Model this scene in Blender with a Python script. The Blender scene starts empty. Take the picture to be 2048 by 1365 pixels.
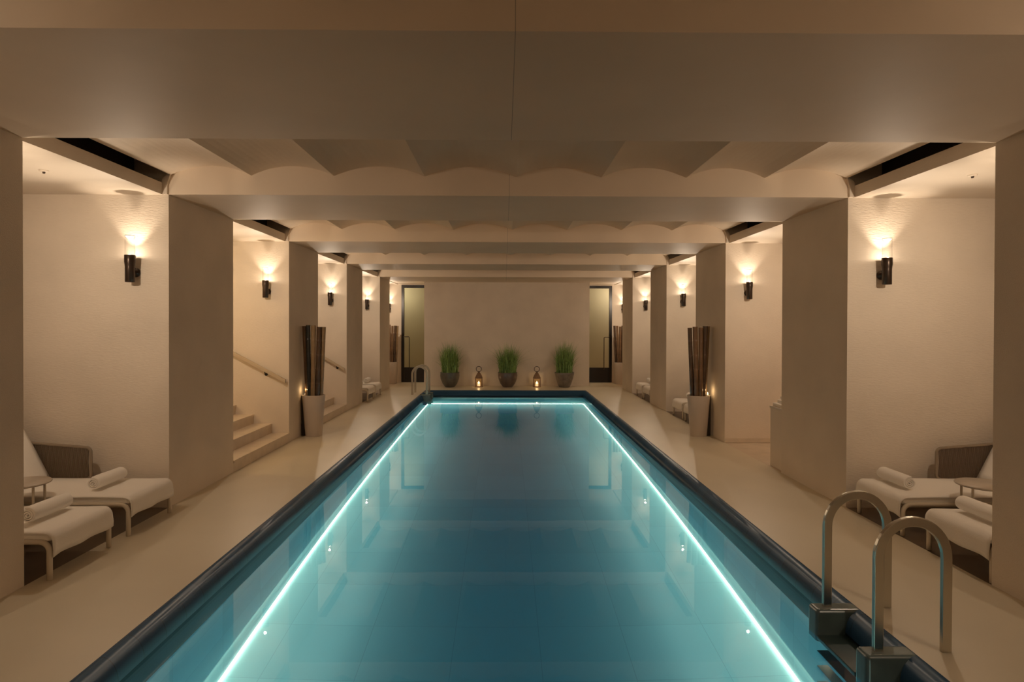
import bpy, bmesh, math, random
from mathutils import Vector, Matrix
random.seed(7)
S = bpy.context.scene
COL = S.collection

# ------------------------------------------------------------------ camera
yaw, pitch, roll = 0.0091, -0.0081, 0.0027
cam_d = bpy.data.cameras.new('camera'); cam = bpy.data.objects.new('camera', cam_d); COL.objects.link(cam)
fwd = Vector((math.sin(yaw)*math.cos(pitch), math.cos(yaw)*math.cos(pitch), math.sin(pitch)))
rgt = Vector((math.cos(yaw), -math.sin(yaw), 0)); up = rgt.cross(fwd)
r2 = rgt*math.cos(roll) + up*math.sin(roll); u2 = up*math.cos(roll) - rgt*math.sin(roll)
M = Matrix((r2, u2, -fwd)).transposed().to_4x4(); M.translation = (0, 0, 1.8306)
cam.matrix_world = M
cam_d.sensor_width = 36; cam_d.lens = 1244/2048*36
cam_d.shift_x = (1024-1020.15)/2048; cam_d.shift_y = -(682.5-660.9)/2048
cam_d.clip_start = 0.05
S.camera = cam
# ------------------------------------------------------------------ world, exposure
w = bpy.data.worlds.new('world'); S.world = w; w.use_nodes = True
w.node_tree.nodes['Background'].inputs[0].default_value = (0.9, 0.7, 0.5, 1)
w.node_tree.nodes['Background'].inputs[1].default_value = 0.0
S.view_settings.view_transform = 'Standard'; S.view_settings.look = 'None'
S.view_settings.exposure = -0.08; S.view_settings.gamma = 1; S.view_settings.use_curve_mapping = False
cy = S.cycles
cy.max_bounces = 12; cy.diffuse_bounces = 7; cy.glossy_bounces = 5; cy.transmission_bounces = 8
cy.transparent_max_bounces = 12; cy.volume_bounces = 0
cy.caustics_reflective = False; cy.caustics_refractive = False
cy.sample_clamp_indirect = 2.5; cy.use_denoising = True
try: cy.denoiser = 'OPENIMAGEDENOISE'
except Exception: pass

SCONCE_W = 1.3       # bare bulb glow
SCONCE_S = 58.0       # light thrown outward by the reflector cone
WARM = (1.0, 0.80, 0.60)
# ------------------------------------------------------------------ levels measured from the photograph (metres)
XL, XR = -3.347, 3.453            # faces of the left and right piers along the corridor
ZB = 3.124                        # underside of the cross beams
ZS, ZC = 3.315, 3.412             # spring and crown of the little vaults
NEAR = [-0.75, 2.745, 6.235, 9.694, 13.230, 16.738]
FAR  = [0.87, 4.357, 7.707, 11.200, 14.682, 18.166]
YEND, YBLK, YBACK = 19.90, 18.77, -2.7
XWL, XWR = -6.3, 6.4
PL, PR, PY0, PY1 = -2.22, 2.30, -1.7, 17.43     # deck joint round the pool
WL, WR, WY0, WY1 = -2.13, 2.22, -1.6, 17.36     # pool walls under water
ZW, ZP = -0.160, -1.65             # water level, pool floor

# ------------------------------------------------------------------ materials
def mat(name, col, rough=0.6, metal=0.0, spec=0.5, noise=None, bump=None, emit=None, coat=0.0):
    m = bpy.data.materials.new(name); m.use_nodes = True
    nt = m.node_tree; b = nt.nodes['Principled BSDF']
    b.inputs['Base Color'].default_value = (*col, 1); b.inputs['Roughness'].default_value = rough
    b.inputs['Metallic'].default_value = metal; b.inputs['Specular IOR Level'].default_value = spec
    b.inputs['Coat Weight'].default_value = coat
    if emit: b.inputs['Emission Color'].default_value = (*emit[0], 1); b.inputs['Emission Strength'].default_value = emit[1]
    tc = nt.nodes.new('ShaderNodeTexCoord')
    if noise:   # (scale, amount)
        n = nt.nodes.new('ShaderNodeTexNoise'); n.inputs['Scale'].default_value = noise[0]; n.inputs['Detail'].default_value = 5
        nt.links.new(tc.outputs['Object'], n.inputs['Vector'])
        r = nt.nodes.new('ShaderNodeValToRGB')
        r.color_ramp.elements[0].position = 0.3; r.color_ramp.elements[1].position = 0.7
        a = noise[1]
        r.color_ramp.elements[0].color = (*[c*(1-a) for c in col], 1); r.color_ramp.elements[1].color = (*[min(1, c*(1+a)) for c in col], 1)
        nt.links.new(n.outputs['Fac'], r.inputs['Fac']); nt.links.new(r.outputs['Color'], b.inputs['Base Color'])
    if bump:    # (scale vector, strength, distance)
        mp = nt.nodes.new('ShaderNodeMapping'); mp.inputs['Scale'].default_value = bump[0]
        n2 = nt.nodes.new('ShaderNodeTexNoise'); n2.inputs['Scale'].default_value = 1; n2.inputs['Detail'].default_value = 3
        bp = nt.nodes.new('ShaderNodeBump'); bp.inputs['Strength'].default_value = bump[1]; bp.inputs['Distance'].default_value = bump[2]
        nt.links.new(tc.outputs['Object'], mp.inputs['Vector']); nt.links.new(mp.outputs['Vector'], n2.inputs['Vector'])
        nt.links.new(n2.outputs['Fac'], bp.inputs['Height']); nt.links.new(bp.outputs['Normal'], b.inputs['Normal'])
    return m

def grid_mat(name, col, line, cell, width, rough, axes=(0, 1), off=(0, 0), jitter=0.06, spec=0.5, bumpd=0.0):
    """tiles: joints along two object axes, a slight tone change from tile to tile"""
    m = bpy.data.materials.new(name); m.use_nodes = True
    nt = m.node_tree; b = nt.nodes['Principled BSDF']; b.inputs['Roughness'].default_value = rough
    b.inputs['Specular IOR Level'].default_value = spec
    tc = nt.nodes.new('ShaderNodeTexCoord'); sp = nt.nodes.new('ShaderNodeSeparateXYZ')
    nt.links.new(tc.outputs['Object'], sp.inputs[0])
    def mth(op, a, bb=None):
        n = nt.nodes.new('ShaderNodeMath'); n.operation = op
        for i, v in enumerate((a, bb)):
            if v is None: continue
            if isinstance(v, (int, float)): n.inputs[i].default_value = v
            else: nt.links.new(v, n.inputs[i])
        return n.outputs[0]
    masks, ids = [], []
    for k, ax in enumerate(axes):
        s = mth('DIVIDE', mth('ADD', sp.outputs[ax], 50+off[k]), cell[k])
        fr = mth('FRACT', s); ids.append(mth('FLOOR', s))
        masks.append(mth('LESS_THAN', fr, width/cell[k]))
    mk = mth('MAXIMUM', masks[0], masks[1])
    cmb = nt.nodes.new('ShaderNodeCombineXYZ'); nt.links.new(ids[0], cmb.inputs[0]); nt.links.new(ids[1], cmb.inputs[1])
    wn = nt.nodes.new('ShaderNodeTexWhiteNoise'); nt.links.new(cmb.outputs[0], wn.inputs['Vector'])
    r = nt.nodes.new('ShaderNodeValToRGB')
    r.color_ramp.elements[0].color = (*[c*(1-jitter) for c in col], 1); r.color_ramp.elements[1].color = (*[min(1, c*(1+jitter)) for c in col], 1)
    nt.links.new(wn.outputs['Value'], r.inputs['Fac'])
    mx = nt.nodes.new('ShaderNodeMix'); mx.data_type = 'RGBA'; nt.links.new(mk, mx.inputs['Factor'])
    nt.links.new(r.outputs['Color'], mx.inputs['A']); mx.inputs['B'].default_value = (*line, 1)
    nt.links.new(mx.outputs['Result'], b.inputs['Base Color'])
    if bumpd:
        bp = nt.nodes.new('ShaderNodeBump'); bp.inputs['Strength'].default_value = 0.3; bp.inputs['Distance'].default_value = bumpd
        nz = nt.nodes.new('ShaderNodeTexNoise'); nz.inputs['Scale'].default_value = 6
        nt.links.new(tc.outputs['Object'], nz.inputs['Vector'])
        nt.links.new(nz.outputs['Fac'], bp.inputs['Height']); nt.links.new(bp.outputs['Normal'], b.inputs['Normal'])
    return m

def clear_glass(name, tint=(1, 1, 1), gloss=0.06):
    m = bpy.data.materials.new(name); m.use_nodes = True
    nt = m.node_tree; nt.nodes.clear()
    o = nt.nodes.new('ShaderNodeOutputMaterial'); t = nt.nodes.new('ShaderNodeBsdfTransparent'); g = nt.nodes.new('ShaderNodeBsdfGlossy')
    mx = nt.nodes.new('ShaderNodeMixShader'); f = nt.nodes.new('ShaderNodeLayerWeight'); f.inputs['Blend'].default_value = 0.25
    t.inputs[0].default_value = (*tint, 1); g.inputs['Roughness'].default_value = 0.03
    mm = nt.nodes.new('ShaderNodeMath'); mm.operation = 'MULTIPLY'; mm.inputs[1].default_value = gloss*6
    nt.links.new(f.outputs['Facing'], mm.inputs[0]); nt.links.new(mm.outputs[0], mx.inputs[0])
    nt.links.new(t.outputs[0], mx.inputs[1]); nt.links.new(g.outputs[0], mx.inputs[2]); nt.links.new(mx.outputs[0], o.inputs[0])
    return m

PLA = (0.74, 0.65, 0.54)
M_plaster = mat('plaster', PLA, 0.62, spec=0.35, noise=(1.2, 0.04), bump=((60, 60, 90), 0.35, 0.004))
M_linen = mat('woven_wall', PLA, 0.7, spec=0.3, noise=(1.5, 0.06), bump=((25, 160, 160), 0.6, 0.006))
M_beam = mat('polished_plaster', (0.82, 0.70, 0.56), 0.62, spec=0.15, noise=(0.9, 0.05), bump=((5, 6, 6), 0.12, 0.02))
def add_joint(m, x, wd, dark):
    nt = m.node_tree; b = nt.nodes['Principled BSDF']; src = b.inputs['Base Color'].links[0].from_socket
    tc = nt.nodes.new('ShaderNodeTexCoord'); sp = nt.nodes.new('ShaderNodeSeparateXYZ'); nt.links.new(tc.outputs['Object'], sp.inputs[0])
    cmp_ = nt.nodes.new('ShaderNodeMath'); cmp_.operation = 'COMPARE'; cmp_.inputs[1].default_value = x; cmp_.inputs[2].default_value = wd
    nt.links.new(sp.outputs[0], cmp_.inputs[0])
    mx = nt.nodes.new('ShaderNodeMix'); mx.data_type = 'RGBA'; nt.links.new(cmp_.outputs[0], mx.inputs['Factor'])
    nt.links.new(src, mx.inputs['A']); mx.inputs['B'].default_value = (*dark, 1); nt.links.new(mx.outputs['Result'], b.inputs['Base Color'])
add_joint(M_beam, 0.045, 0.0022, (0.45, 0.38, 0.30))
M_vault = mat('vault_plaster', (0.84, 0.72, 0.58), 0.6, spec=0.35, noise=(0.8, 0.05), bump=((10, 10, 10), 0.2, 0.01))
M_void = mat('slot_void', (0.035, 0.027, 0.02), 0.8)
M_deck = mat('deck_resin', (0.68, 0.61, 0.47), 0.38, spec=0.45, noise=(0.9, 0.05), bump=((3, 3, 3), 0.05, 0.01))
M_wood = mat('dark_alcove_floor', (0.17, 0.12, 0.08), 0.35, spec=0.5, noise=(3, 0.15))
M_stone = mat('pale_stone', (0.66, 0.56, 0.44), 0.45, noise=(6, 0.08), bump=((20, 20, 20), 0.1, 0.004))
M_coping = grid_mat('navy_coping_tile', (0.030, 0.085, 0.165), (0.015, 0.035, 0.06), (9, 0.245), 0.004, 0.30, (0, 1), jitter=0.12, spec=0.08)
M_tread = mat('dark_green_tile', (0.03, 0.06, 0.06), 0.35, noise=(8, 0.12))
M_block = mat('teal_grey_tile', (0.11, 0.16, 0.165), 0.25, noise=(8, 0.12))
M_pfloor = grid_mat('pool_floor_tile', (0.46, 0.70, 0.66), (0.36, 0.56, 0.54), (0.72, 0.72), 0.005, 0.5, (0, 1), off=(0.1, 0), jitter=0.04)
M_pwall = grid_mat('pool_wall_tile', (0.30, 0.56, 0.53), (0.2, 0.42, 0.42), (0.72, 0.36), 0.004, 0.4, (1, 2), jitter=0.10)
M_pwall_end = grid_mat('pool_end_tile', (0.30, 0.56, 0.53), (0.2, 0.42, 0.42), (0.72, 0.36), 0.004, 0.4, (0, 2), jitter=0.10)
M_steel = mat('brushed_steel', (0.52, 0.48, 0.40), 0.27, metal=1.0, bump=((300, 300, 4), 0.1, 0.001))
M_black = mat('gloss_black', (0.022, 0.018, 0.015), 0.28, metal=0.0, spec=0.6)
M_bronze = mat('dark_bronze', (0.05, 0.032, 0.022), 0.3, metal=0.6)
M_glass = clear_glass('sconce_glass')
M_lglass = clear_glass('lantern_glass', (1, 0.95, 0.85))
M_cone = mat('white_reflector', (0.85, 0.82, 0.76), 0.5)
M_led = mat('lit_bulb', (0.9, 0.8, 0.7), 0.5, emit=((1.0, 0.8, 0.55), 25))
M_strip = mat('underwater_led', (0.9, 0.95, 0.9), 0.5, emit=((1.0, 0.50, 0.31), 75.0))
M_tube = mat('beige_powder_coat', (0.70, 0.62, 0.50), 0.4)
M_pframe = mat('taupe_frame', (0.27, 0.21, 0.15), 0.5)
M_rope = mat('brown_rope', (0.15, 0.105, 0.07), 0.8)
M_towel = mat('white_terry', (0.90, 0.86, 0.80), 0.95, spec=0.1, bump=((140, 140, 140), 0.5, 0.003))
M_matt = mat('white_mattress', (0.86, 0.82, 0.75), 0.85, spec=0.2, bump=((200, 200, 200), 0.2, 0.002))
M_top = mat('table_top_stone', (0.50, 0.43, 0.35), 0.35, noise=(9, 0.1))
M_planter = mat('beige_planter', (0.56, 0.48, 0.40), 0.55, noise=(3, 0.04))
M_pot1 = mat('grey_brown_glazed_pot', (0.11, 0.105, 0.085), 0.3, noise=(7, 0.2))
M_pot2 = mat('brown_glazed_pot', (0.12, 0.09, 0.07), 0.3, noise=(7, 0.2))
M_pot3 = mat('stone_grey_pot', (0.17, 0.145, 0.115), 0.4, noise=(9, 0.25))
M_soil = mat('soil', (0.03, 0.02, 0.012), 0.9)
M_grass = mat('green_grass', (0.24, 0.38, 0.11), 0.5, noise=(14, 0.45))
M_lant = mat('lantern_brown', (0.22, 0.13, 0.07), 0.5, noise=(20, 0.15))
M_candle = mat('lit_candle_wax', (0.9, 0.8, 0.6), 0.6, emit=((1.0, 0.72, 0.42), 1.0))
M_flame = mat('candle_flame', (1, 0.8, 0.5), 0.5, emit=((1.0, 0.75, 0.42), 30))
M_frame = mat('door_black', (0.012, 0.009, 0.008), 0.35)
M_dglass = clear_glass('door_glass', (0.80, 0.80, 0.68), 0.05)
M_rail = mat('handrail_wood', (0.50, 0.41, 0.29), 0.45)
BAM = [mat('bamboo_brown', (0.16, 0.09, 0.045), 0.28, noise=(5, 0.3)), mat('bamboo_black', (0.022, 0.022, 0.02), 0.2, noise=(5, 0.3)),
       mat('bamboo_tan', (0.26, 0.17, 0.085), 0.35, noise=(5, 0.25)), mat('bamboo_dark', (0.08, 0.045, 0.025), 0.25, noise=(5, 0.3))]

def water_material():
    m = bpy.data.materials.new('pool_water'); m.use_nodes = True
    nt = m.node_tree; nt.nodes.clear()
    o = nt.nodes.new('ShaderNodeOutputMaterial'); g = nt.nodes.new('ShaderNodeBsdfGlass')
    g.inputs['IOR'].default_value = 1.333; g.inputs['Roughness'].default_value = 0.0
    n = nt.nodes.new('ShaderNodeTexNoise'); n.inputs['Scale'].default_value = 1.3; n.inputs['Detail'].default_value = 2
    tc = nt.nodes.new('ShaderNodeTexCoord'); bp = nt.nodes.new('ShaderNodeBump')
    bp.inputs['Strength'].default_value = 0.05; bp.inputs['Distance'].default_value = 0.008
    nt.links.new(tc.outputs['Object'], n.inputs['Vector']); nt.links.new(n.outputs['Fac'], bp.inputs['Height'])
    nt.links.new(bp.outputs['Normal'], g.inputs['Normal'])
    v = nt.nodes.new('ShaderNodeVolumeAbsorption'); v.inputs['Color'].default_value = (0.0, 0.63, 0.87, 1); v.inputs['Density'].default_value = 0.68
    nt.links.new(g.outputs[0], o.inputs['Surface']); nt.links.new(v.outputs[0], o.inputs['Volume'])
    return m
M_water = water_material()

# ------------------------------------------------------------------ mesh helpers
class MB:
    """collects shapes; build() links them as ONE mesh object"""
    def __init__(s): s.bm = bmesh.new()
    def box(s, x0, x1, y0, y1, z0, z1, bevel=0, seg=3):
        r = bmesh.ops.create_cube(s.bm, size=1)
        vs = r['verts']
        for v in vs:
            v.co = Vector(((x0+x1)/2+v.co.x*(x1-x0), (y0+y1)/2+v.co.y*(y1-y0), (z0+z1)/2+v.co.z*(z1-z0)))
        if bevel:
            es = list({e for v in vs for e in v.link_edges})
            bmesh.ops.bevel(s.bm, geom=es, offset=bevel, segments=seg, profile=0.5, affect='EDGES')
        return s
    def sweep(s, pts, prof, closed=False, cap=True, up=Vector((0, 0, 1))):
        """sweeps the 2D profile (a, b) along pts; a = sideways, b = up-ish"""
        pts = [Vector(p) for p in pts]; n = len(pts); rings = []
        prev = None
        for i, p in enumerate(pts):
            if closed: d = (pts[(i+1) % n]-pts[i-1]).normalized()
            else: d = (pts[min(i+1, n-1)]-pts[max(i-1, 0)]).normalized()
            if prev is None:
                a = up if abs(d.dot(up)) < 0.95 else Vector((1, 0, 0))
                side = d.cross(a).normalized()
            else:
                side = (prev-d*prev.dot(d)).normalized()
            prev = side; u = side.cross(d)
            rings.append([s.bm.verts.new(p+side*a_+u*b_) for a_, b_ in prof])
        m = len(prof)
        for i in range(n if closed else n-1):
            A, B = rings[i], rings[(i+1) % n]
            for j in range(m):
                try: f = s.bm.faces.new((A[j], A[(j+1) % m], B[(j+1) % m], B[j])); f.smooth = m > 5
                except ValueError: pass
        if cap and not closed:
            s.bm.faces.new(rings[0][::-1]); s.bm.faces.new(rings[-1])
        return s
    def tube(s, pts, r, seg=10, closed=False):
        return s.sweep(pts, [(r*math.cos(2*math.pi*k/seg), r*math.sin(2*math.pi*k/seg)) for k in range(seg)], closed)
    def lathe(s, prof, c=(0, 0, 0), seg=28, axis='z', smooth=True):
        """prof: list of (radius, height); radius 0 closes"""
        rings = []
        for r, h in prof:
            ring = []
            for k in range(seg if r > 1e-6 else 1):
                t = 2*math.pi*k/seg; x, y = r*math.cos(t), r*math.sin(t)
                v = {'z': (x, y, h), 'y': (x, h, y), 'x': (h, x, y)}[axis]
                ring.append(s.bm.verts.new(Vector(v)+Vector(c)))
            rings.append(ring)
        for A, B in zip(rings, rings[1:]):
            for k in range(seg):
                a, a2 = A[k % len(A)], A[(k+1) % len(A)]; b, b2 = B[k % len(B)], B[(k+1) % len(B)]
                vs = []
                for v in (a, a2, b2, b):
                    if v not in vs: vs.append(v)
                if len(vs) > 2:
                    try: f = s.bm.faces.new(vs); f.smooth = smooth
                    except ValueError: pass
        return s
    def prism(s, poly, y0, y1, axis='y', smooth=False):
        """extrudes a polygon: axis y -> poly is (x, z); axis x -> poly is (y, z); axis z -> (x, y)"""
        def P(a, b, t): return {'y': (a, t, b), 'x': (t, a, b), 'z': (a, b, t)}[axis]
        A = [s.bm.verts.new(P(a, b, y0)) for a, b in poly]; B = [s.bm.verts.new(P(a, b, y1)) for a, b in poly]
        n = len(poly)
        for i in range(n):
            f = s.bm.faces.new((A[i], A[(i+1) % n], B[(i+1) % n], B[i])); f.smooth = smooth
        s.bm.faces.new(A[::-1]); s.bm.faces.new(B)
        return s
    def build(s, name, m, parent=None, loc=None):
        bmesh.ops.recalc_face_normals(s.bm, faces=s.bm.faces[:])
        me = bpy.data.meshes.new(name); s.bm.to_mesh(me); s.bm.free()
        me.materials.append(m)
        o = bpy.data.objects.new(name, me); COL.objects.link(o)
        if parent: o.parent = parent
        if loc: o.location = loc
        return o

def tag(o, label=None, cat=None, group=None, kind=None):
    if label: o['label'] = label
    if cat: o['category'] = cat
    if group: o['group'] = group
    if kind: o['kind'] = kind
    return o
def struct(o, label=None): return tag(o, label, None, None, 'structure')
def empty(name, loc, label, cat, group=None):
    o = bpy.data.objects.new(name, None); COL.objects.link(o); o.location = loc; o.empty_display_size = 0.1
    return tag(o, label, cat, group)
def dup(root, loc, label, group=None):
    r = root.copy(); COL.objects.link(r); r.location = loc; r['label'] = label
    if group: r['group'] = group
    for ch in root.children:
        c = ch.copy(); COL.objects.link(c); c.parent = r
        for g in ch.children:
            d = g.copy(); COL.objects.link(d); d.parent = c
    return r
def arc(cx, cy_, r, a0, a1, n): return [(cx+r*math.cos(a0+(a1-a0)*k/n), cy_+r*math.sin(a0+(a1-a0)*k/n)) for k in range(n+1)]
def lamp_point(name, loc, power, col, r, parent=None):
    l = bpy.data.lights.new(name, 'POINT'); l.energy = power; l.color = col; l.shadow_soft_size = r
    o = bpy.data.objects.new(name, l); COL.objects.link(o); o.location = loc
    if parent: o.parent = parent
    return o

# ================================================================== SETTING
# deck round the pool
f = MB()
f.box(XL, PL, YBACK, YEND, -0.12, 0); f.box(PR, XR, YBACK, YEND, -0.12, 0)
f.box(PL, PR, YBACK, PY0, -0.12, 0); f.box(PL, PR, PY1, YEND, -0.12, 0)
struct(f.build('floor', M_deck), 'beige resin deck running round the pool')
# alcove floors
def afloor(x0, x1, y0, y1, m, lab): struct(MB().box(x0, x1, y0, y1, -0.12, -0.004).build('floor', m), lab)
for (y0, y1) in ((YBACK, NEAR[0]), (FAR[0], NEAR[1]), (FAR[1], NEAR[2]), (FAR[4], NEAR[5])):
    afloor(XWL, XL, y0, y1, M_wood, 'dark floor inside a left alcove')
for (y0, y1) in ((FAR[2], NEAR[3]), (FAR[3], NEAR[4]), (FAR[5], 21.6)):
    afloor(XWL, XL, y0, y1, M_stone, 'pale floor inside a left opening')
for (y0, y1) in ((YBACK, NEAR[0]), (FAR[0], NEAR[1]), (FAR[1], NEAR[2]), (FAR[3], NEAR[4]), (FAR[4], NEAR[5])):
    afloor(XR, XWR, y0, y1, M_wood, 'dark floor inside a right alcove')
for (y0, y1) in ((FAR[2], NEAR[3]), (FAR[5], 21.6)):
    afloor(XR, XWR, y0, y1, M_stone, 'pale floor inside a right opening')
struct(MB().box(XL, XR, YEND, 21.6, -0.12, 0).build('floor', M_stone), 'floor behind the end doors')
# piers
for k, (a, b) in enumerate(zip(NEAR, FAR)):
    struct(MB().box(XWL-0.1, XL, a, b, -0.1, 3.6).build('pillar', M_linen), 'left pier of the corridor')
    struct(MB().box(XR, XWR+0.1, a, b, -0.1, 3.6).build('pillar', M_linen), 'right pier of the corridor')
    struct(MB().box(XL, XR, a, b, ZB, 3.5).build('beam', M_beam), 'plastered cross beam over the pool')
# small vaults
xs = [-3.318, -2.525, -1.705, -0.80, 0.117, 0.97, 1.82, 2.61, 3.430]
poly = []
for a, b in zip(xs, xs[1:]):
    h = ZC-ZS; c = b-a; R = (c*c/4+h*h)/(2*h)
    for k in range(14):
        x = a+c*k/14; poly.append((x, ZC-R+math.sqrt(max(0, R*R-(x-(a+b)/2)**2))))
poly.append((xs[-1], ZS)); poly += [(xs[-1], 3.62), (xs[0], 3.62)]
struct(MB().prism(poly, YBACK, FAR[5]-0.01).build('ceiling', M_vault), 'ceiling of small plaster vaults')
struct(MB().box(XL, XR, FAR[5]-0.01, YEND, ZB, 3.5).build('ceiling', M_vault), 'flat ceiling before the end wall')
# lowered alcove ceilings with fascia and the dark slot above
bays = [(YBACK, NEAR[0])] + [(FAR[i], NEAR[i+1]) for i in range(5)] + [(FAR[5], YEND)]
for (y0, y1) in bays:
    struct(MB().box(XWL, XL-0.05, y0, y1, ZB-0.004, 3.236).build('ceiling', M_plaster), 'lowered ceiling of a left alcove')
    struct(MB().box(XR+0.05, XWR, y0, y1, ZB-0.004, 3.236).build('ceiling', M_plaster), 'lowered ceiling of a right alcove')
    struct(MB().box(XL-0.36, XL-0.34, y0, y1, 3.236, 3.60).box(XL-0.34, xs[0], y0, y1, 3.58, 3.60).build('trim', M_void), 'dark air slot')
    struct(MB().box(XR+0.34, XR+0.36, y0, y1, 3.236, 3.60).box(xs[-1], XR+0.34, y0, y1, 3.58, 3.60).build('trim', M_void), 'dark air slot')
    if y1 != YEND:
        for sx, X in ((-1, XL), (1, XR)):   # little splayed cheeks where slot meets the next beam
            a, b, c = X+sx*0.052, X+sx*0.0, (xs[0] if sx < 0 else xs[-1])
            struct(MB().prism([(a, ZB), (b, ZB), (b, ZB+0.09), (c, ZS), (c-0*sx, ZS+0.03), (a, 3.27)], y1-0.03, y1+0.02).build('trim', M_plaster), 'splayed end of the air slot')
# outer shell
struct(MB().box(XWL-0.2, XWL, YBACK-0.2, 21.8, -0.12, 3.7).build('wall_left', M_plaster), 'outer left wall')
struct(MB().box(XWR, XWR+0.2, YBACK-0.2, 21.8, -0.12, 3.7).build('wall_right', M_plaster), 'outer right wall')
struct(MB().box(XWL-0.2, XWR+0.2, YBACK-0.2, YBACK, -0.12, 3.7).build('wall_back', M_plaster), 'wall behind the photographer')
struct(MB().box(XWL-0.2, XWR+0.2, YBACK-0.2, 21.8, 3.62, 3.8).build('roof', M_plaster), 'roof slab')
# end wall with two door openings and the block in front
e = MB()
e.box(XWL, -3.29, YEND, YEND+0.15, -0.1, 3.6); e.box(3.445, XWR, YEND, YEND+0.15, -0.1, 3.6)
e.box(-2.30, 2.45, YEND, YEND+0.15, -0.1, 3.6); e.box(-3.29, -2.30, YEND, YEND+0.15, 3.098, 3.6); e.box(2.45, 3.445, YEND, YEND+0.15, 3.098, 3.6)
struct(e.build('wall_end', M_linen), 'end wall with the two tall doors')
struct(MB().box(-2.418, 2.568, YBLK, YEND-0.005, -0.05, ZB+0.01).build('wall_front', M_linen), 'plain linen covered wall behind the plants')
struct(MB().box(XWL, XWR, 21.6, 21.8, -0.1, 3.7).build('wall_far', M_plaster), 'wall of the lobby behind the doors')
# baseboards of the right opening
struct(MB().box(XR+0.01, XWR, NEAR[3]-0.012, NEAR[3], 0, 0.07).build('baseboard_right', M_stone), 'low baseboard in the right opening')

# ---- stairs (left)
def stairs(y0, y1, lab):
    n = 8; rise = 0.145; going = 0.275; p = [(XL, -0.05)]
    for i in range(n):
        x = XL-going*i
        p += [(x, rise*(i+1)-0.03), (x+0.012, rise*(i+1)-0.03), (x+0.012, rise*(i+1)), (XL-going*(i+1), rise*(i+1))]
    p += [(XWL, rise*n), (XWL, -0.05)]
    # clean doubled points
    q = [p[0]]
    for a in p[1:]:
        if (a[0]-q[-1][0])**2+(a[1]-q[-1][1])**2 > 1e-8: q.append(a)
    tag(MB().prism(q, y0, y1).build('stairs', M_stone), lab, None, None, 'structure')
stairs(FAR[2], NEAR[3], 'pale stone stairs rising to the left behind the second pier')
stairs(FAR[3], NEAR[4], 'shaded stone stairs rising to the left behind the bamboo planter')
def handrail(p0, p1, yf, lab):
    d = (p1[0]-p0[0], p1[1]-p0[1]); k = 2.0
    q0 = (p1[0]-d[0]*k, p1[1]-d[1]*k)
    h = empty('handrail', (p1[0], yf, p1[1]), lab, 'handrail')
    L = lambda a: (a[0]-p1[0], a[1]-p1[1])
    a, b = L(q0), L(p1); t = 0.025
    MB().prism([(a[0], a[1]-t), (b[0], b[1]-t), (b[0], b[1]+t), (a[0], a[1]+t)], -0.085, -0.045).build('rail', M_rail, h)
    for s in (0.39,):
        c = (b[0]+(a[0]-b[0])*s*0.5, b[1]+(a[1]-b[1])*s*0.5)
        MB().tube([(c[0], 0, c[1]-0.07), (c[0], -0.05, c[1]-0.065), (c[0], -0.065, c[1]-0.02)], 0.008).lathe([(0, 0), (0.025, 0), (0.025, -0.006), (0, -0.006)], (c[0], 0, c[1]-0.07), 14, 'y').build('bracket', M_bronze, h)
handrail((-4.206, 1.40), (-3.375, 0.955), NEAR[3], 'sloping handrail above the bright stairs behind the second left pier')
handrail((-3.806, 1.14), (-3.375, 0.885), NEAR[4], 'sloping handrail seen right of the left bamboo planter')

# ================================================================== POOL
b = MB()
b.box(WL-0.15, WL, WY0-0.15, WY1+0.15, ZP-0.15, -0.12); b.box(WR, WR+0.15, WY0-0.15, WY1+0.15, ZP-0.15, -0.12)
struct(b.build('pool_basin', M_pwall), 'teal tiled side walls of the pool')
struct(MB().box(WL, WR, WY1, WY1+0.15, ZP-0.15, -0.12).box(WL, WR, WY0-0.15, WY0, ZP-0.15, -0.12).build('pool_basin', M_pwall_end), 'teal tiled end walls of the pool')
struct(MB().box(WL, WR, WY0, WY1, ZP-0.15, ZP).build('pool_basin', M_pfloor), 'pale tiled pool floor')
# rounded coping: profile swept round the four sides with mitred corners
prof = [(0.0, -0.12), (0.0, 0.0), (0.018, 0.005)] + [(0.018+0.092*math.sin(t), -0.135+0.140*math.cos(t)) for t in [math.pi/2*k/9 for k in range(1, 10)]] + [(0.112, -0.425), (0.105, -0.43), (0.05, -0.43)]
cb = MB()
def coprow(px, py):   # in = inward unit offsets
    return [cb.bm.verts.new((px[0]+px[1]*a, py[0]+py[1]*a, z)) for a, z in prof]
cs = [coprow((PL, 1), (PY0, 1)), coprow((PR, -1), (PY0, 1)), coprow((PR, -1), (PY1, -1)), coprow((PL, 1), (PY1, -1))]
for i in range(4):
    A, B = cs[i], cs[(i+1) % 4]
    for j in range(len(prof)):
        j2 = (j+1) % len(prof); fc = cb.bm.faces.new((A[j], A[j2], B[j2], B[j])); fc.smooth = 1 <= j < 11
cop = struct(cb.build('pool_coping', M_coping), 'navy glazed tile coping round the pool')
cop.data.materials.append(mat('black_waterline_tile', (0.006, 0.012, 0.022), 0.35, spec=0.25))
for pg in cop.data.polygons:
    if pg.center.z < -0.14: pg.material_index = 1
# water
tag(MB().box(WL-0.01, WR+0.01, WY0-0.01, WY1+0.01, ZP-0.02, ZW).build('pool_water', M_water), 'clear still turquoise pool water', 'water', None, 'stuff')
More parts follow.
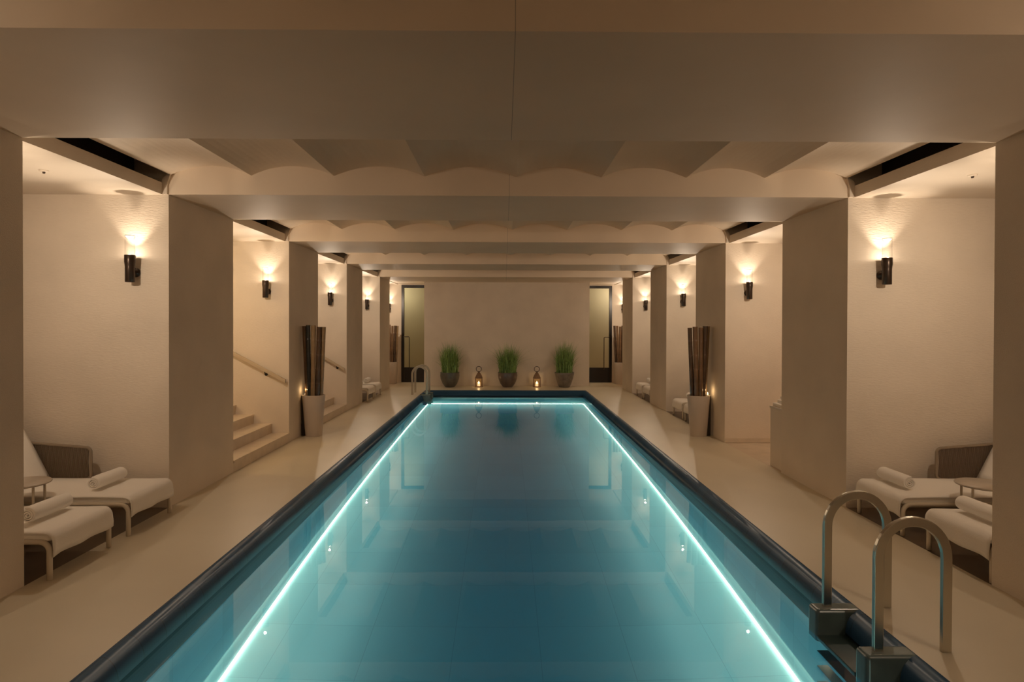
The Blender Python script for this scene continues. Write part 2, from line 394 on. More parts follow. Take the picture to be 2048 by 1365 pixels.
# led strips along the foot of the walls
hs = 0.028
for (x0, x1, y0, y1, lab) in ((WL, WL+0.012, WY0, WY1, 'white underwater light line along the left side of the pool'),
                              (WR-0.012, WR, WY0, WY1, 'white underwater light line along the right side of the pool'),
                              (WL+0.02, WR-0.02, WY1-0.012, WY1, 'white underwater light line across the far end of the pool')):
    tag(MB().box(x0, x1, y0, y1, ZP+0.004, ZP+hs).build('light_strip', M_strip), lab, 'light strip')
# added unseen area fills under the coping lip, washing walls and floor
def area(name, loc, rot, sx, sy, power, col):
    l = bpy.data.lights.new(name, 'AREA'); l.shape = 'RECTANGLE'; l.size = sx; l.size_y = sy; l.energy = power; l.color = col
    o = bpy.data.objects.new(name, l); COL.objects.link(o); o.location = loc; o.rotation_euler = rot
    return o
LIP = 34.0
FOOT = 330.0
CW = (1.0, 0.50, 0.31)
yl = (WY1-WY0)-0.6; ym = (WY0+WY1)/2
area('lip_fill', (WL+0.04, ym, -0.445), (0, math.radians(-55), 0), 0.05, yl, LIP, CW)
area('lip_fill', (WR-0.04, ym, -0.445), (0, math.radians(55), 0), 0.05, yl, LIP, CW)
area('lip_fill', (0, WY1-0.06, -0.445), (math.radians(-18), 0, 0), 3.6, 0.05, LIP*0.25, CW)

# added unseen fills low on the walls, widening the glow on the floor
FT = math.radians(60)
area('foot_fill', (WL+0.03, ym, ZP+0.36), (0, -FT, 0), 0.02, yl, FOOT, CW)
area('foot_fill', (WR-0.03, ym, ZP+0.36), (0, FT, 0), 0.02, yl, FOOT, CW)
area('foot_fill', (0, WY1-0.03, ZP+0.36), (-FT*0.55, 0, 0), 3.9, 0.02, FOOT*0.2, CW)
# steps and rails
def pool_steps(side, ya, yb, lab):
    """side +1: right wall; blocks under the rails at ya (near) and yb (far)"""
    X = 2.30 if side > 0 else -2.22; xf = 2.005 if side > 0 else -1.925
    root = empty('pool_steps', ((X+xf)/2, (ya+yb)/2, 0), lab, 'pool steps')
    ox, oy = (X+xf)/2, (ya+yb)/2
    x0, x1 = sorted((X-ox, xf-ox))
    for yy in (ya, yb):
        MB().box(x0, x1, yy-0.06-oy, yy+0.06-oy, -0.25, 0.008, 0.022, 4).build('block', M_block, root)
    for z in (-0.150, -0.36, -0.57, -0.78):
        MB().box(x0+(0 if side < 0 else 0.0), x1, ya+0.06-oy, yb-0.06-oy, z-0.045, z, 0.004, 2).build('tread', M_tread if z > -0.3 else M_pwall, root)
    a, b_ = sorted((xf-ox+side*0.12, (WR if side > 0 else WL)-ox))
    MB().box(a, b_, ya+0.06-oy, yb-0.06-oy, -1.0, -0.24).build('niche_back', M_coping, root)
    return root
pool_steps(1, 3.46, 4.01, 'dark tiled pool steps with two blocks, near right corner')
pool_steps(-1, 16.3, 16.85, 'small tiled pool steps with two blocks at the far left corner')
def grab_rail(name, xd, xp, y, lab, group):
    """flat bar arch from deck (xd) to block (xp)"""
    g = empty(name, ((xd+xp)/2, y, 0), lab, 'grab rail', group)
    hw = abs(xd-xp)/2; zt = 0.735
    pts = [(-hw, 0, 0.0)] + [(-hw, 0, 0.1*k) for k in range(1, 5)] + [(-hw*math.cos(t), 0, zt-hw*1.05+hw*1.05*math.sin(t)) for t in [math.pi*k/20 for k in range(21)]] + [(hw, 0, 0.1*k) for k in range(4, -1, -1)]
    pr = []
    a_, b_, r = 0.027, 0.013, 0.004      # a: in the plane of the arch, b: across
    for cx_, cy_, t0 in ((a_-r, b_-r, 0), (-a_+r, b_-r, 90), (-a_+r, -b_+r, 180), (a_-r, -b_+r, 270)):
        for k in range(4):
            t = math.radians(t0+30*k); pr.append((cx_+r*math.cos(t), cy_+r*math.sin(t)))
    rb = MB().sweep(pts, pr, up=Vector((0, 1, 0)))
    for f_ in rb.bm.faces: f_.smooth = False
    rb.build('rail', M_steel, g)
    return g
G = 'grab rails of the near right pool steps'
grab_rail('grab_rail', 2.485, 2.10, 3.46, 'large steel grab rail arch nearest the camera', G)
grab_rail('grab_rail', 2.49, 2.10, 4.01, 'large steel grab rail arch, the farther one of the near pair', G)
G = 'grab rails of the far left pool steps'
grab_rail('grab_rail', -2.41, -2.03, 16.3, 'small distant steel grab rail by the far left corner, nearer one', G)
grab_rail('grab_rail', -2.41, -2.03, 16.85, 'small distant steel grab rail by the far left corner, rear one', G)

# ================================================================== WALL LAMPS
def make_sconce(loc, label):
    g = empty('wall_sconce', loc, label, 'wall lamp', 'black wall sconces on the piers')   # origin: foot of the body on the wall plane
    y = -0.10
    MB().lathe([(0, 0), (0.041, 0), (0.044, 0.004), (0.044, 0.150), (0.0465, 0.175), (0.050, 0.198), (0.050, 0.262), (0.0475, 0.266), (0.043, 0.266), (0.043, 0.240), (0, 0.240)], (0, y, 0), 32).build('lamp_body', M_bronze, g)
    MB().lathe([(0, 0), (0.046, 0), (0.046, -0.014), (0.030, -0.018), (0.030, -0.062), (0, -0.062)], (0, 0, 0.10), 28, 'y').build('wall_mount', M_bronze, g)
    MB().lathe([(0.0455, 0.252), (0.0455, 0.462), (0.0435, 0.462), (0.0435, 0.252)], (0, y, 0), 32).build('glass_tube', M_glass, g)
    MB().lathe([(0, 0.412), (0.010, 0.420), (0.042, 0.452), (0.042, 0.457), (0, 0.462)], (0, y, 0), 32).build('reflector_cone', M_cone, g)
    MB().lathe([(0, 0.240), (0.018, 0.240), (0.018, 0.244), (0.008, 0.246), (0, 0.2465)], (0, y, 0), 16).build('bulb', M_led, g)
    return g
def sconce_lamps(X, yf, d):
    lamp_point('sconce_light', (X, yf+d*0.10, 2.518), SCONCE_W, WARM, 0.012)
    l = bpy.data.lights.new('upward_beam', 'SPOT'); l.energy = 22.0; l.color = WARM; l.shadow_soft_size = 0.012
    l.spot_size = math.radians(86); l.spot_blend = 0.7
    o = bpy.data.objects.new('upward_beam', l); COL.objects.link(o); o.location = (X, yf+d*0.10, 2.494); o.rotation_euler = (math.pi, 0, 0)
    l = bpy.data.lights.new('reflector_light', 'SPOT'); l.energy = SCONCE_S; l.color = WARM; l.shadow_soft_size = 0.015
    l.spot_size = math.radians(164); l.spot_blend = 1.0
    o = bpy.data.objects.new('reflector_light', l); COL.objects.link(o); o.location = (X, yf+d*0.115, 2.60)
    o.rotation_euler = Vector((0, d, -0.28)).to_track_quat('-Z', 'Y').to_euler()
proto = None
LN = {1: 'out of the frame on the nearest left pier', 2: 'largest black sconce on the left, above the loungers', 3: 'black sconce above the bright stairs, second on the left',
      4: 'black sconce above the shaded stairs, third on the left', 5: 'black sconce above the far left loungers, fourth on the left', 6: 'small black sconce by the left door, half hidden by a pier'}
RN = {1: 'out of the frame on the nearest right pier', 2: 'largest black sconce on the right, above the loungers', 3: 'black sconce in the opening with the towel counter, second on the right',
      4: 'black sconce above the loungers behind the right bamboo planter, third on the right', 5: 'black sconce above the farthest right loungers, fourth on the right', 6: 'small black sconce by the right door, half hidden by a pier'}
for k, yf in list(enumerate(NEAR))[1:] + [(6, YEND)]:
    for X, names in ((-3.672, LN), (3.79, RN)):
        loc = (X, yf, 2.243); lab = names[k]
        if k == 6: lab = lab
        if proto is None: proto = g = make_sconce(loc, lab)
        else: g = dup(proto, loc, lab)
        sconce_lamps(X, yf, -1)
for k, yf in list(enumerate(FAR)):           # the same lamps on the rear faces of the piers light the bays from the other side
    for X, sd in ((-3.672, 'left'), (3.79, 'right')):
        g = dup(proto, (X, yf, 2.243), f'black sconce on the rear face of {sd} pier {"first second third fourth fifth sixth".split()[k]} from the camera, hidden by it')
        g.rotation_euler = (0, 0, math.pi)
        sconce_lamps(X, yf, 1)
for X in (-3.672, 3.79):          # the pair behind the photographer
    dup(proto, (X, NEAR[0], 2.243), 'sconce on the pier beside the photographer, out of the frame')
    sconce_lamps(X, NEAR[0], -1)
# little ceiling sensors in the first alcoves
for X, lab in ((-3.871, 'small flat sensor on the lowered ceiling above the left loungers'), (3.981, 'small flat sensor on the lowered ceiling above the right loungers')):
    g = empty('ceiling_sensor', (X, 5.27, ZB-0.004), lab, 'sensor')
    MB().lathe([(0, 0), (0.036, 0), (0.036, -0.006), (0.024, -0.012), (0, -0.012)], (0, 0, 0), 24).build('base', M_plaster, g)
    MB().lathe([(0, -0.012), (0.012, -0.012), (0.009, -0.026), (0, -0.026)], (0, 0, 0), 16).build('sensor_head', M_bronze, g)

# ================================================================== LOUNGERS
def make_lounger(sx, loc, label, group):
    """foot end at x=0, head towards sx; width along +y; rope panel on the +y side"""
    W = 0.70; g = empty('sun_lounger', loc, label, 'lounger', group)
    X = lambda v: sx*v
    r = 0.019; L = 1.95; zf = 0.272
    for yy in (r, W-r):
        c = 0.07
        pts = [(X(r), yy, 0.0), (X(r), yy, 0.1), (X(r), yy, zf-c)] + [(X(r+c-c*math.cos(t)), yy, zf-c+c*math.sin(t)) for t in [math.pi/2*k/7 for k in range(1, 8)]] + [(X(L-r-c+c*math.sin(t)), yy, zf-c+c*math.cos(t)) for t in [math.pi/2*k/7 for k in range(8)]] + [(X(L-r), yy, 0.1), (X(L-r), yy, 0.0)]
        MB().tube(pts, r, 12).build('side_frame', M_tube, g)
    for xc in (0.10, 1.12, L-0.12): MB().tube([(X(xc), r, zf), (X(xc), W-r, zf)], 0.014).build('cross_bar', M_tube, g)
    x0, x1 = sorted((X(0.015), X(1.22)))
    MB().box(x0, x1, 0.022, W-0.022, 0.272, 0.335, 0.02, 3).build('mattress', M_matt, g)
    # raised back cushion
    a = math.radians(60); Lb = 0.74; th = 0.07; bx, bz = 1.20, 0.30
    q = [(bx, bz), (bx+Lb*math.cos(a), bz+Lb*math.sin(a)), (bx+Lb*math.cos(a)+th*math.sin(a), bz+Lb*math.sin(a)-th*math.cos(a)), (bx+th*math.sin(a)+0.02, bz-th*math.cos(a)+0.02)]
    bk = MB().prism([(X(p), z) for p, z in q], 0.03, W-0.05); bmesh.ops.bevel(bk.bm, geom=bk.bm.edges[:], offset=0.02, segments=3, affect='EDGES'); bk.build('backrest', M_matt, g)
    # rope side panel, wrapping round the head
    yp = W-0.012; zt0, zt1, zb = 0.635, 0.72, 0.325; xs0 = 0.78
    fr = [(X(L-0.02), yp, zb)] + [(X(xs0+0.05-0.05*math.sin(t)), yp, zb+0.05-0.05*math.cos(t)) for t in [math.pi/2*k/6 for k in range(7)]] + \
         [(X(xs0+0.05-0.05*math.cos(t)), yp, zt0-0.05+0.05*math.sin(t)) for t in [math.pi/2*k/6 for k in range(7)]] + [(X(L-0.02), yp, zt1), (X(L+0.03), yp-0.05, zt1+0.005), (X(L+0.03), 0.06, zt1+0.005), (X(L+0.03), 0.06, zb), (X(L+0.03), yp-0.05, zb)]
    MB().tube(fr, 0.014, 10, closed=True).build('panel_frame', M_pframe, g)
    rp = MB(); n = 88
    for k in range(n):
        x = xs0+0.022+(L-0.03-xs0-0.02)*k/(n-1); zt = zt0+(zt1-zt0)*(x-xs0)/(L-xs0)
        rp.tube([(X(x), yp, zb), (X(x+0.012), yp+0.004, (zb+zt)/2), (X(x), yp, zt)], 0.0052, 5)
    for k in range(34):
        y = 0.08+(yp-0.14)*k/33
        rp.tube([(X(L+0.03), y, zb), (X(L+0.03), y, zt1)], 0.0052, 5)
    rp.build('rope_weave', M_rope, g)
    return g
def roll_mesh(sx):
    """rolled towel along y with a visible spiral end"""
    m = MB(); R = 0.066; Lr = 0.41; turns = 3.2; n = 70
    sp = []
    for k in range(n+1):
        t = turns*2*math.pi*k/n; r = 0.010+(R-0.010)*k/n; sp.append((r*math.cos(t+0.6), r*math.sin(t+0.6)))
    th = 0.0115; inner = []
    for k in range(n, -1, -1):
        t = turns*2*math.pi*k/n; r = max(0.002, 0.010+(R-0.010)*k/n-th); inner.append((r*math.cos(t+0.6), r*math.sin(t+0.6)))
    ys = [0, 0.01, 0.03, Lr/3, 2*Lr/3, Lr-0.03, Lr-0.01, Lr]; sc = [0.93, 0.985, 1.0, 1.015, 0.985, 1.0, 0.98, 0.93]
    rings = [[m.bm.verts.new((a*s_*(-sx), y, b_*s_*0.93+R*0.93)) for a, b_ in sp+inner] for y, s_ in zip(ys, sc)]
    N = len(sp+inner)
    for A, B in zip(rings, rings[1:]):
        for j in range(N):
            f_ = m.bm.faces.new((A[j], A[(j+1) % N], B[(j+1) % N], B[j])); f_.smooth = True
    for ring, rev in ((rings[0], 1), (rings[-1], 0)):     # spiral ends as quads
        for j in range(n):
            q = (ring[j], ring[j+1], ring[N-2-j], ring[N-1-j])
            try: m.bm.faces.new(q)
            except ValueError: pass
    return m
def drape_mesh(sx, long=1.13):
    """towel spread on the mattress and falling over the foot end"""
    m = MB(); W = 0.70; path = []
    zt = 0.343
    for k in range(15): path.append((long-(long-0.06)*k/14, zt))
    for k in range(1, 7):
        t = math.pi/2*k/6; path.append((0.06-0.072*math.sin(t), zt-0.07+0.07*math.cos(t)))
    path += [(-0.014, 0.245), (-0.018, 0.215), (-0.016, 0.172)]
    ny = 22; rows = []
    for i, (x, z) in enumerate(path):
        row = []
        for j in range(ny+1):
            y = 0.012+(W-0.024)*j/ny
            hang = max(0, i-20)
            zz = z+0.0025*math.sin(y*23+i*0.7)*(1 if i < 20 else 0.4)
            if i == len(path)-1: zz += 0.003*math.sin(y*7+1)-0.012*max(0, 0.10-y)/0.10
            xx = x+hang*0.003*math.sin(y*18)
            edge = min(j, ny-j)
            if i <= 20 and edge == 0: zz -= 0.008
            row.append((xx, y, zz))
        rows.append(row)
    th = 0.006
    def vgrid(off):
        out = []
        for i, row in enumerate(rows):
            d = Vector((path[min(i+1, len(path)-1)][0]-path[max(i-1, 0)][0], 0, path[min(i+1, len(path)-1)][1]-path[max(i-1, 0)][1])).normalized()
            nrm = Vector((d.z, 0, -d.x))
            out.append([m.bm.verts.new(((p[0]+nrm.x*off)*sx, p[1], p[2]+nrm.z*off)) for p in row])
        return out
    A = vgrid(0); B = vgrid(-th)
    nr = len(rows)
    for i in range(nr-1):
        for j in range(ny):
            for G_ in (A, B):
                f_ = m.bm.faces.new((G_[i][j], G_[i][j+1], G_[i+1][j+1], G_[i+1][j])); f_.smooth = True
    for i in range(nr-1):
        for j in (0, ny): m.bm.faces.new((A[i][j], A[i+1][j], B[i+1][j], B[i][j]))
    for j in range(ny):
        for i in (0, nr-1): m.bm.faces.new((A[i][j], A[i][j+1], B[i][j+1], B[i][j]))
    return m
def back_towel_mesh(sx):
    m = MB(); W = 0.70; a = math.radians(60); bx, bz = 1.17, 0.345; n = 12; ny = 14
    rows = []
    for i in range(n+1):
        s_ = 0.78*i/n
        rows.append([(bx-0.035*math.sin(a)+s_*math.cos(a)-0.012*math.sin(s_*5+y_*0.4), 0.025+(W-0.07)*y_/ny, bz+s_*math.sin(a)+0.004*math.sin(y_*1.7)) for y_ in range(ny+1)])
    A = [[m.bm.verts.new((p[0]*sx, p[1], p[2])) for p in r_] for r_ in rows]
    B = [[m.bm.verts.new(((p[0]+0.012)*sx, p[1], p[2]-0.004)) for p in r_] for r_ in rows]
    for i in range(n):
        for j in range(ny):
            for G_ in (A, B): m.bm.faces.new((G_[i][j], G_[i][j+1], G_[i+1][j+1], G_[i+1][j])).smooth = True
        for j in (0, ny): m.bm.faces.new((A[i][j], A[i+1][j], B[i+1][j], B[i][j]))
    for j in range(ny):
        for i in (0, n): m.bm.faces.new((A[i][j], A[i][j+1], B[i][j+1], B[i][j]))
    return m
def make_table(loc, label, group):
    g = empty('side_table', loc, label, 'side table', group)
    MB().lathe([(0, 0.478), (0.195, 0.478), (0.21, 0.484), (0.215, 0.492), (0.21, 0.500), (0, 0.500)], (0, 0, 0), 40).build('table_top', M_top, g)
    for a in (-0.15, 0.15):
        for b_ in (-0.065, 0.065):
            MB().tube([(a, b_, 0), (a, b_, 0.478)], 0.010, 10).build('leg', M_tube, g)
    for b_ in (-0.065, 0.065): MB().tube([(-0.15, b_, 0.05), (0.15, b_, 0.05)], 0.007).build('stretcher', M_tube, g)
    return g

# (side, y, roll offset, descriptive words)
spots = [(-1, 4.44, (0.30, 0.18), 'left alcove nearest the camera', 'front'), (-1, 5.37, (0.42, 0.17), 'left alcove nearest the camera', 'rear'),
         (1, 4.37, (0.22, 0.18), 'right alcove nearest the camera', 'front'), (1, 5.37, (0.20, 0.20), 'right alcove nearest the camera', 'rear'),
         (1, 11.225, (0.30, 0.18), 'right alcove behind the planter', 'front'), (1, 12.05, (0.30, 0.18), 'right alcove behind the planter', 'rear'),
         (-1, 14.75, (0.30, 0.18), 'far left alcove', 'front'), (-1, 15.60, (0.30, 0.18), 'far left alcove', 'rear'),
         (1, 14.75, (0.30, 0.18), 'farthest right alcove', 'front'), (1, 15.60, (0.30, 0.18), 'farthest right alcove', 'rear')]
P_l, P_r, P_d, P_b = {}, {}, {}, {}
for sx, y, (rx, ry), where, fb in spots:
    x0 = -3.225 if sx < 0 else 3.465
    loc = (x0, y, 0)
    gl = 'sun loungers in the '+where
    lab = f'{fb} sun lounger with rope side panel in the {where}'
    if sx not in P_l: P_l[sx] = make_lounger(sx, loc, lab, gl)
    else: dup(P_l[sx], loc, lab, gl)
    items = ((P_r, roll_mesh, 'rolled_towel', (x0+sx*rx, y+ry, 0.351), f'white rolled towel on the {fb} lounger in the {where}', 'towel', 'rolled towels on the loungers'),
             (P_d, drape_mesh, 'spread_towel', loc, f'white towel spread over the {fb} lounger in the {where}', 'towel', 'towels spread on the loungers'),
             (P_b, back_towel_mesh, 'backrest_towel', loc, f'towel on the raised back of the {fb} lounger in the {where}', 'towel', 'towels on the lounger backs'))
    for store, fn, nm, lc, lb, ct, gr in items:
        if sx not in store:
            o = fn(sx).build(nm, M_towel); tag(o, lb, ct, gr); store[sx] = o
        else:
            o = store[sx].copy(); COL.objects.link(o); o['label'] = lb
        o.location = lc
T = make_table((-4.06, 5.255, 0), 'round side table between the two loungers, left alcove nearest the camera', 'side tables between loungers')
dup(T, (4.07, 5.22, 0), 'round side table between the two loungers, right alcove nearest the camera')

# ================================================================== TOWEL COUNTER (right opening)
c = empty('towel_counter', (3.50, 7.92, 0), 'low plastered counter just behind the second right pier', 'counter')
MB().box(0.0, 1.9, -0.205, 0.215, 0, 0.755).build('body', M_plaster, c)
MB().box(-0.01, 1.9, -0.205, 0.225, 0.755, 0.785, 0.004, 2).build('counter_top', M_stone, c)
def folded(sx_, sy_, h):
    m = MB()
    for k in range(2):
        m.box(-sx_/2, sx_/2, -sy_/2, sy_/2, h*k/2, h*(k+1)/2-0.001, h*0.22, 3)
    return m
z = 0.786
for k, (a, b_, h, lab) in enumerate(((0.30, 0.30, 0.045, 'wide folded white towel at the bottom of the stack on the counter'),
                                     (0.24, 0.24, 0.045, 'folded white towel in the middle of the stack on the counter'),
                                     (0.22, 0.20, 0.045, 'smallest folded white towel on top of the stack on the counter'))):
    tag(folded(a, b_, h).build('folded_towel', M_towel, None, (3.66+0.012*k, 7.945-0.012*k, z)), lab, 'towel', 'folded towels on the counter'); z += h

# ================================================================== PLANTERS WITH BAMBOO
def planter(x, y, side, lab, words, big=True):
    g = empty('tall_planter', (x, y, 0), lab, 'planter', 'tall planters with bamboo poles')
    MB().lathe([(0, 0), (0.130, 0), (0.134, 0.006), (0.184, 0.665), (0.184, 0.672), (0.176, 0.674), (0.170, 0.668), (0.168, 0.62), (0, 0.62)], (0, 0, 0), 40).build('pot', M_planter, g)
    MB().lathe([(0, 0.621), (0.166, 0.621), (0.12, 0.628), (0, 0.63)], (0, 0, 0), 24).build('soil', M_soil, g)
    if big:      # slim black wedge filling the gap between pot and pier
        a, b_ = side*0.190, side*0.135
        q = [(side*0.137, 0.002), (side*0.192, 0.002), (side*0.196, 0.66), (side*0.186, 0.66)]
        MB().prism(q, -0.03, 0.03).build('gap_wedge', M_black, g)
    words_pos = ['leftmost', 'second from the left', 'third from the left', 'fourth from the left', 'rightmost']
    pos = [(-0.122, 0.0), (-0.062, -0.075), (0.012, -0.095), (0.078, -0.04), (0.122, 0.045)]
    tone = [0, 1, 2, 3, 2] if words[1] else [3, 0, 0, 3, 2]
    names = {0: 'brown', 1: 'black', 2: 'tan', 3: 'dark brown'}
    for k, (px, py) in enumerate(pos):
        h = 1.19+random.uniform(-0.03, 0.02); lean = px*0.36; r = 0.037+random.uniform(-0.003, 0.004)
        m = MB(); prof_ = []; nn = 5
        zz = 0.0; m_pts = []
        hh = 0
        prof_ = [(0, 0)]
        for i in range(nn):
            z0 = h*i/nn; z1 = h*(i+1)/nn
            prof_ += [(r*0.97, z0+0.004), (r, z0+0.03), (r*1.0, z1-0.02), (r*1.03, z1-0.006), (r*1.03, z1)]
        prof_ += [(r*0.78, h), (r*0.75, h-0.06), (0, h-0.06)]
        m.lathe(prof_, (0, 0, 0), 18)
        o = m.build('bamboo_pole', BAM[tone[k]], None, (x+px*0.85, y+py*0.85, 0.632))
        o.rotation_euler = (-py*0.35*-1*0.6, math.atan2(px*0.42, 1.19), 0)
        tag(o, f'{names[tone[k]]} bamboo pole, {words_pos[k]} in the {words[0]}', 'bamboo pole', 'bamboo poles in the '+words[0])
    return g
planter(-3.142, 10.28, -1, 'tall beige planter beside the bright stairs, left side', ('near left planter', True))
planter(3.23, 10.30, 1, 'tall beige planter standing against the third right pier', ('near right planter', False))
planter(-3.50, 19.45, -1, 'distant tall beige planter beside the left door', ('distant left planter', False), False)
planter(3.60, 19.45, 1, 'distant tall beige planter beside the right door', ('distant right planter', False), False)
# small candles glowing behind the near poles
for X, lab in ((-3.275, 'small lit tea light at the back rim of the left planter'), (3.375, 'small lit tea light at the back rim of the right planter')):
    g = empty('tea_light', (X, 10.28, 0.675), lab, 'candle')
    MB().lathe([(0, 0), (0.014, 0), (0.014, 0.02), (0, 0.02)], (0, 0, 0), 14).build('wax', M_candle, g)
    MB().lathe([(0, 0.02), (0.005, 0.028), (0.004, 0.038), (0, 0.052)], (0, 0, 0), 10).build('flame', M_flame, g)
    lamp_point('tea_light_glow', (X, 10.24, 0.76), 0.35, (1, 0.66, 0.32), 0.01)

# ================================================================== GRASS POTS
def grass_pot(x, y, prof_, mpot, lab, spread, height, lean, seed, n=520, rx=0.20):
    rnd = random.Random(seed)
    g = empty('potted_grass', (x, y, 0), lab, 'plant', 'potted grasses along the end wall')
    MB().lathe(prof_, (0, 0, 0), 40).build('pot', mpot, g)
    MB().lathe([(0, 0.39), (prof_[-2][0]*0.98, 0.39), (0.1, 0.40), (0, 0.40)], (0, 0, 0), 24).build('soil', M_soil, g)
    m = MB()
    for k in range(n):
        a = rnd.uniform(0, 2*math.pi); rr = rx*math.sqrt(rnd.random()); bx, by = rr*math.cos(a), rr*math.sin(a)
        h = height*(0.42+0.58*rnd.random())*(1-0.22*(rr/rx)**2); wisp = rnd.random() < 0.18
        ax = rnd.gauss(0, 1)*spread*(1.9 if wisp else 0.8)+lean+bx*0.35; ay = rnd.gauss(0, 1)*spread*0.6+by*0.2
        wd = rnd.uniform(0.004, 0.0085)*(0.6 if wisp else 1); th = rnd.uniform(0, math.pi)
        cx_, sx_ = math.cos(th)*wd, math.sin(th)*wd; nseg = 6; prev = None
        droop = rnd.uniform(0.0, 0.22)*(1.6 if wisp else 1)
        for i in range(nseg+1):
            t = i/nseg
            px = bx+ax*t*t+0.012*math.sin(t*6+k); py = by+ay*t*t; pz = 0.40+h*(t-droop*t**4)
            px = px; py = min(py, 18.70-y) if y+py > 18.70 else py
            f_ = (1-t)**0.6 if t > 0.5 else 1.0
            cur = [m.bm.verts.new((px-cx_*f_, py-sx_*f_, pz)), m.bm.verts.new((px+cx_*f_, py+sx_*f_, pz+0.001))] if i < nseg else [m.bm.verts.new((px, py, pz))]
            if prev:
                fc = m.bm.faces.new((prev[0], prev[1], cur[1], cur[0])) if len(cur) == 2 else m.bm.faces.new((prev[0], prev[1], cur[0]))
                fc.smooth = True
            prev = cur
    m.build('grass_blades', M_grass, g)
    return g
bowl1 = [(0, 0), (0.135, 0), (0.15, 0.01), (0.22, 0.11), (0.272, 0.24), (0.288, 0.34), (0.282, 0.40), (0.286, 0.42), (0.286, 0.435), (0.265, 0.435), (0.26, 0.39), (0, 0.385)]
bowl3 = [(0, 0), (0.145, 0), (0.16, 0.01), (0.205, 0.11), (0.25, 0.25), (0.285, 0.39), (0.292, 0.43), (0.285, 0.438), (0.27, 0.435), (0.265, 0.39), (0, 0.385)]
YP = 18.40
grass_pot(-1.61, YP, bowl1, M_pot1, 'left of the three potted grasses, tall and narrow in a grey brown bowl', 0.13, 1.14, -0.01, 3, 700, 0.235)
grass_pot(0.10, YP, bowl1, M_pot2, 'middle potted grass, bushy and leaning, in a brown bowl between the lanterns', 0.16, 1.08, 0.03, 5, 700, 0.25)
grass_pot(1.78, YP, bowl3, M_pot3, 'right of the three potted grasses, in a flared stone grey bowl', 0.13, 1.18, 0.03, 9, 700, 0.235)

# ================================================================== LANTERNS
def lantern(x, y, lab):
    g = empty('lantern', (x, y, 0), lab, 'lantern', 'candle lanterns between the potted grasses')
    h = 0.11
    MB().box(-h, h, -h, h, 0, 0.025, 0.004, 2).build('base', M_lant, g)
    for a in (-1, 1):
        for b_ in (-1, 1):
            MB().box(a*(h-0.014)-0.011, a*(h-0.014)+0.011, b_*(h-0.014)-0.011, b_*(h-0.014)+0.011, 0.025, 0.255).build('post', M_lant, g)
    MB().box(-h, h, -h, h, 0.25, 0.272, 0.003, 2).build('top_frame', M_lant, g)
    for (x0, x1, y0, y1) in ((-h+0.02, h-0.02, -h+0.010, -h+0.013), (-h+0.02, h-0.02, h-0.013, h-0.010), (-h+0.010, -h+0.013, -h+0.02, h-0.02), (h-0.013, h-0.010, -h+0.02, h-0.02)):
        MB().box(x0, x1, y0, y1, 0.026, 0.25).build('glass_pane', M_lglass, g)
    rf = MB(); rings = []
    for s_, zz in ((h, 0.272), (h*0.95, 0.285), (h*0.72, 0.345), (h*0.42, 0.405), (h*0.26, 0.425), (h*0.26, 0.445)):
        rings.append([rf.bm.verts.new((a*s_, b_*s_, zz)) for a, b_ in ((-1, -1), (1, -1), (1, 1), (-1, 1))])
    for A, B in zip(rings, rings[1:]):
        for j in range(4): rf.bm.faces.new((A[j], A[(j+1) % 4], B[(j+1) % 4], B[j]))
    rf.bm.faces.new(rings[-1]); rf.bm.faces.new(rings[0])
    rf.build('roof', M_lant, g)
    MB().tube([(0.078*math.cos(t), 0, 0.53+0.078*math.sin(t)) for t in [2*math.pi*k/28 for k in range(28)]], 0.0085, 8, True).box(-0.012, 0.012, -0.01, 0.01, 0.44, 0.462).build('ring_handle', M_bronze, g)
    cd = empty('candle', (x, y, 0.0255), lab.replace('candle lantern', 'lit white candle inside the lantern'), 'candle', 'candles inside the lanterns')
    MB().lathe([(0, 0), (0.042, 0), (0.042, 0.105), (0.036, 0.112), (0, 0.108)], (0, 0, 0), 24).build('wax', M_candle, cd)
    MB().lathe([(0, 0.112), (0.007, 0.120), (0.005, 0.132), (0, 0.148)], (0, 0, 0), 12).build('flame', M_flame, cd)
    lamp_point('candle_glow', (x, y-0.055, 0.15), 0.9, (1, 0.68, 0.36), 0.015)
lantern(-0.755, YP+0.02, 'brown candle lantern with ring handle between left and middle grass pots')
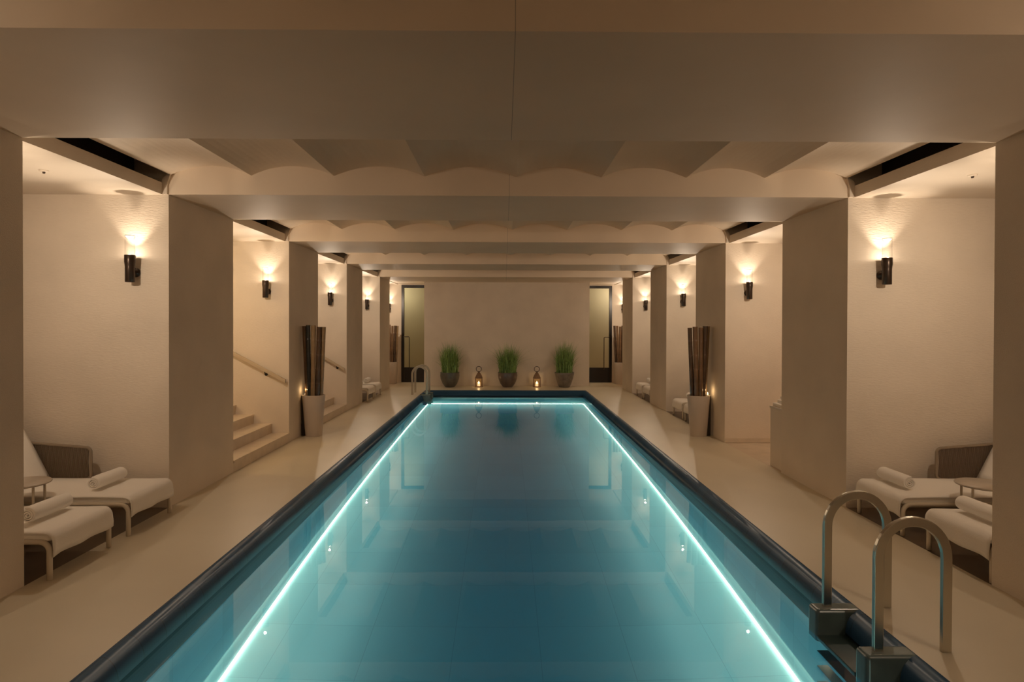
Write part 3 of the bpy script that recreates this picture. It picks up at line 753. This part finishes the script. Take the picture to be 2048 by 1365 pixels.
lantern(0.965, YP+0.02, 'brown candle lantern with ring handle between middle and right grass pots')

# ================================================================== DOORS
def door(x_out, x_in, side, n):
    """x_out: outer jamb next to the corridor wall; x_in: inner edge (hidden behind the block)"""
    g = bpy.data.objects.new(f'door_{n}', None); COL.objects.link(g); g.location = (x_out, YEND, 0)
    struct(g, f'tall black framed glass door at the far {"left" if side < 0 else "right"}')
    d = -side     # towards the centre
    X = lambda a, b_: tuple(sorted((d*a, d*b_)))
    W = abs(x_in-x_out)
    fr = MB()
    x0, x1 = X(0.0, 0.085); fr.box(x0, x1, -0.03, 0.05, 0.005, 3.098, 0.003, 1)
    x0, x1 = X(0.085, W-0.085); fr.box(x0, x1, -0.03, 0.05, 3.015, 3.098, 0.003, 1)
    x0, x1 = X(W-0.085, W); fr.box(x0, x1, -0.03, 0.05, 0.005, 3.098, 0.003, 1)
    fr.build('door_frame', M_frame, g)
    x0, x1 = X(0.085, W-0.085); MB().box(x0, x1, -0.02, 0.04, 0.005, 0.475).build('kick_panel', M_frame, g)
    MB().box(x0, x1, 0.005, 0.017, 0.475, 3.015).build('glass_pane', M_dglass, g)
    xa = d*0.05; xb = d*0.26
    MB().tube([(xa, -0.03, 1.455), (xa, -0.075, 1.455), (d*0.08, -0.085, 1.455), (xb-d*0.02, -0.085, 1.455), (xb, -0.085, 1.435), (xb, -0.085, 0.45), (xb, -0.07, 0.43), (xb, -0.02, 0.43)], 0.013, 10).build('door_handle', M_bronze, g)
door(-3.285, -2.30, -1, 1)
door(3.440, 2.45, 1, 2)
# lobby lamps behind the doors, stairwell lamp behind the piers
lamp_point('lobby_light', (-3.6, 20.9, 2.9), 22, (1, 0.92, 0.76), 0.1)
lamp_point('lobby_light', (3.8, 20.9, 2.9), 30, (1, 0.88, 0.78), 0.1)
lamp_point('stairwell_light', (-5.7, 8.3, 2.6), 26, (1, 0.78, 0.42), 0.08)
lamp_point('opening_light', (5.6, 8.9, 2.8), 9, (1, 0.74, 0.52), 0.08)
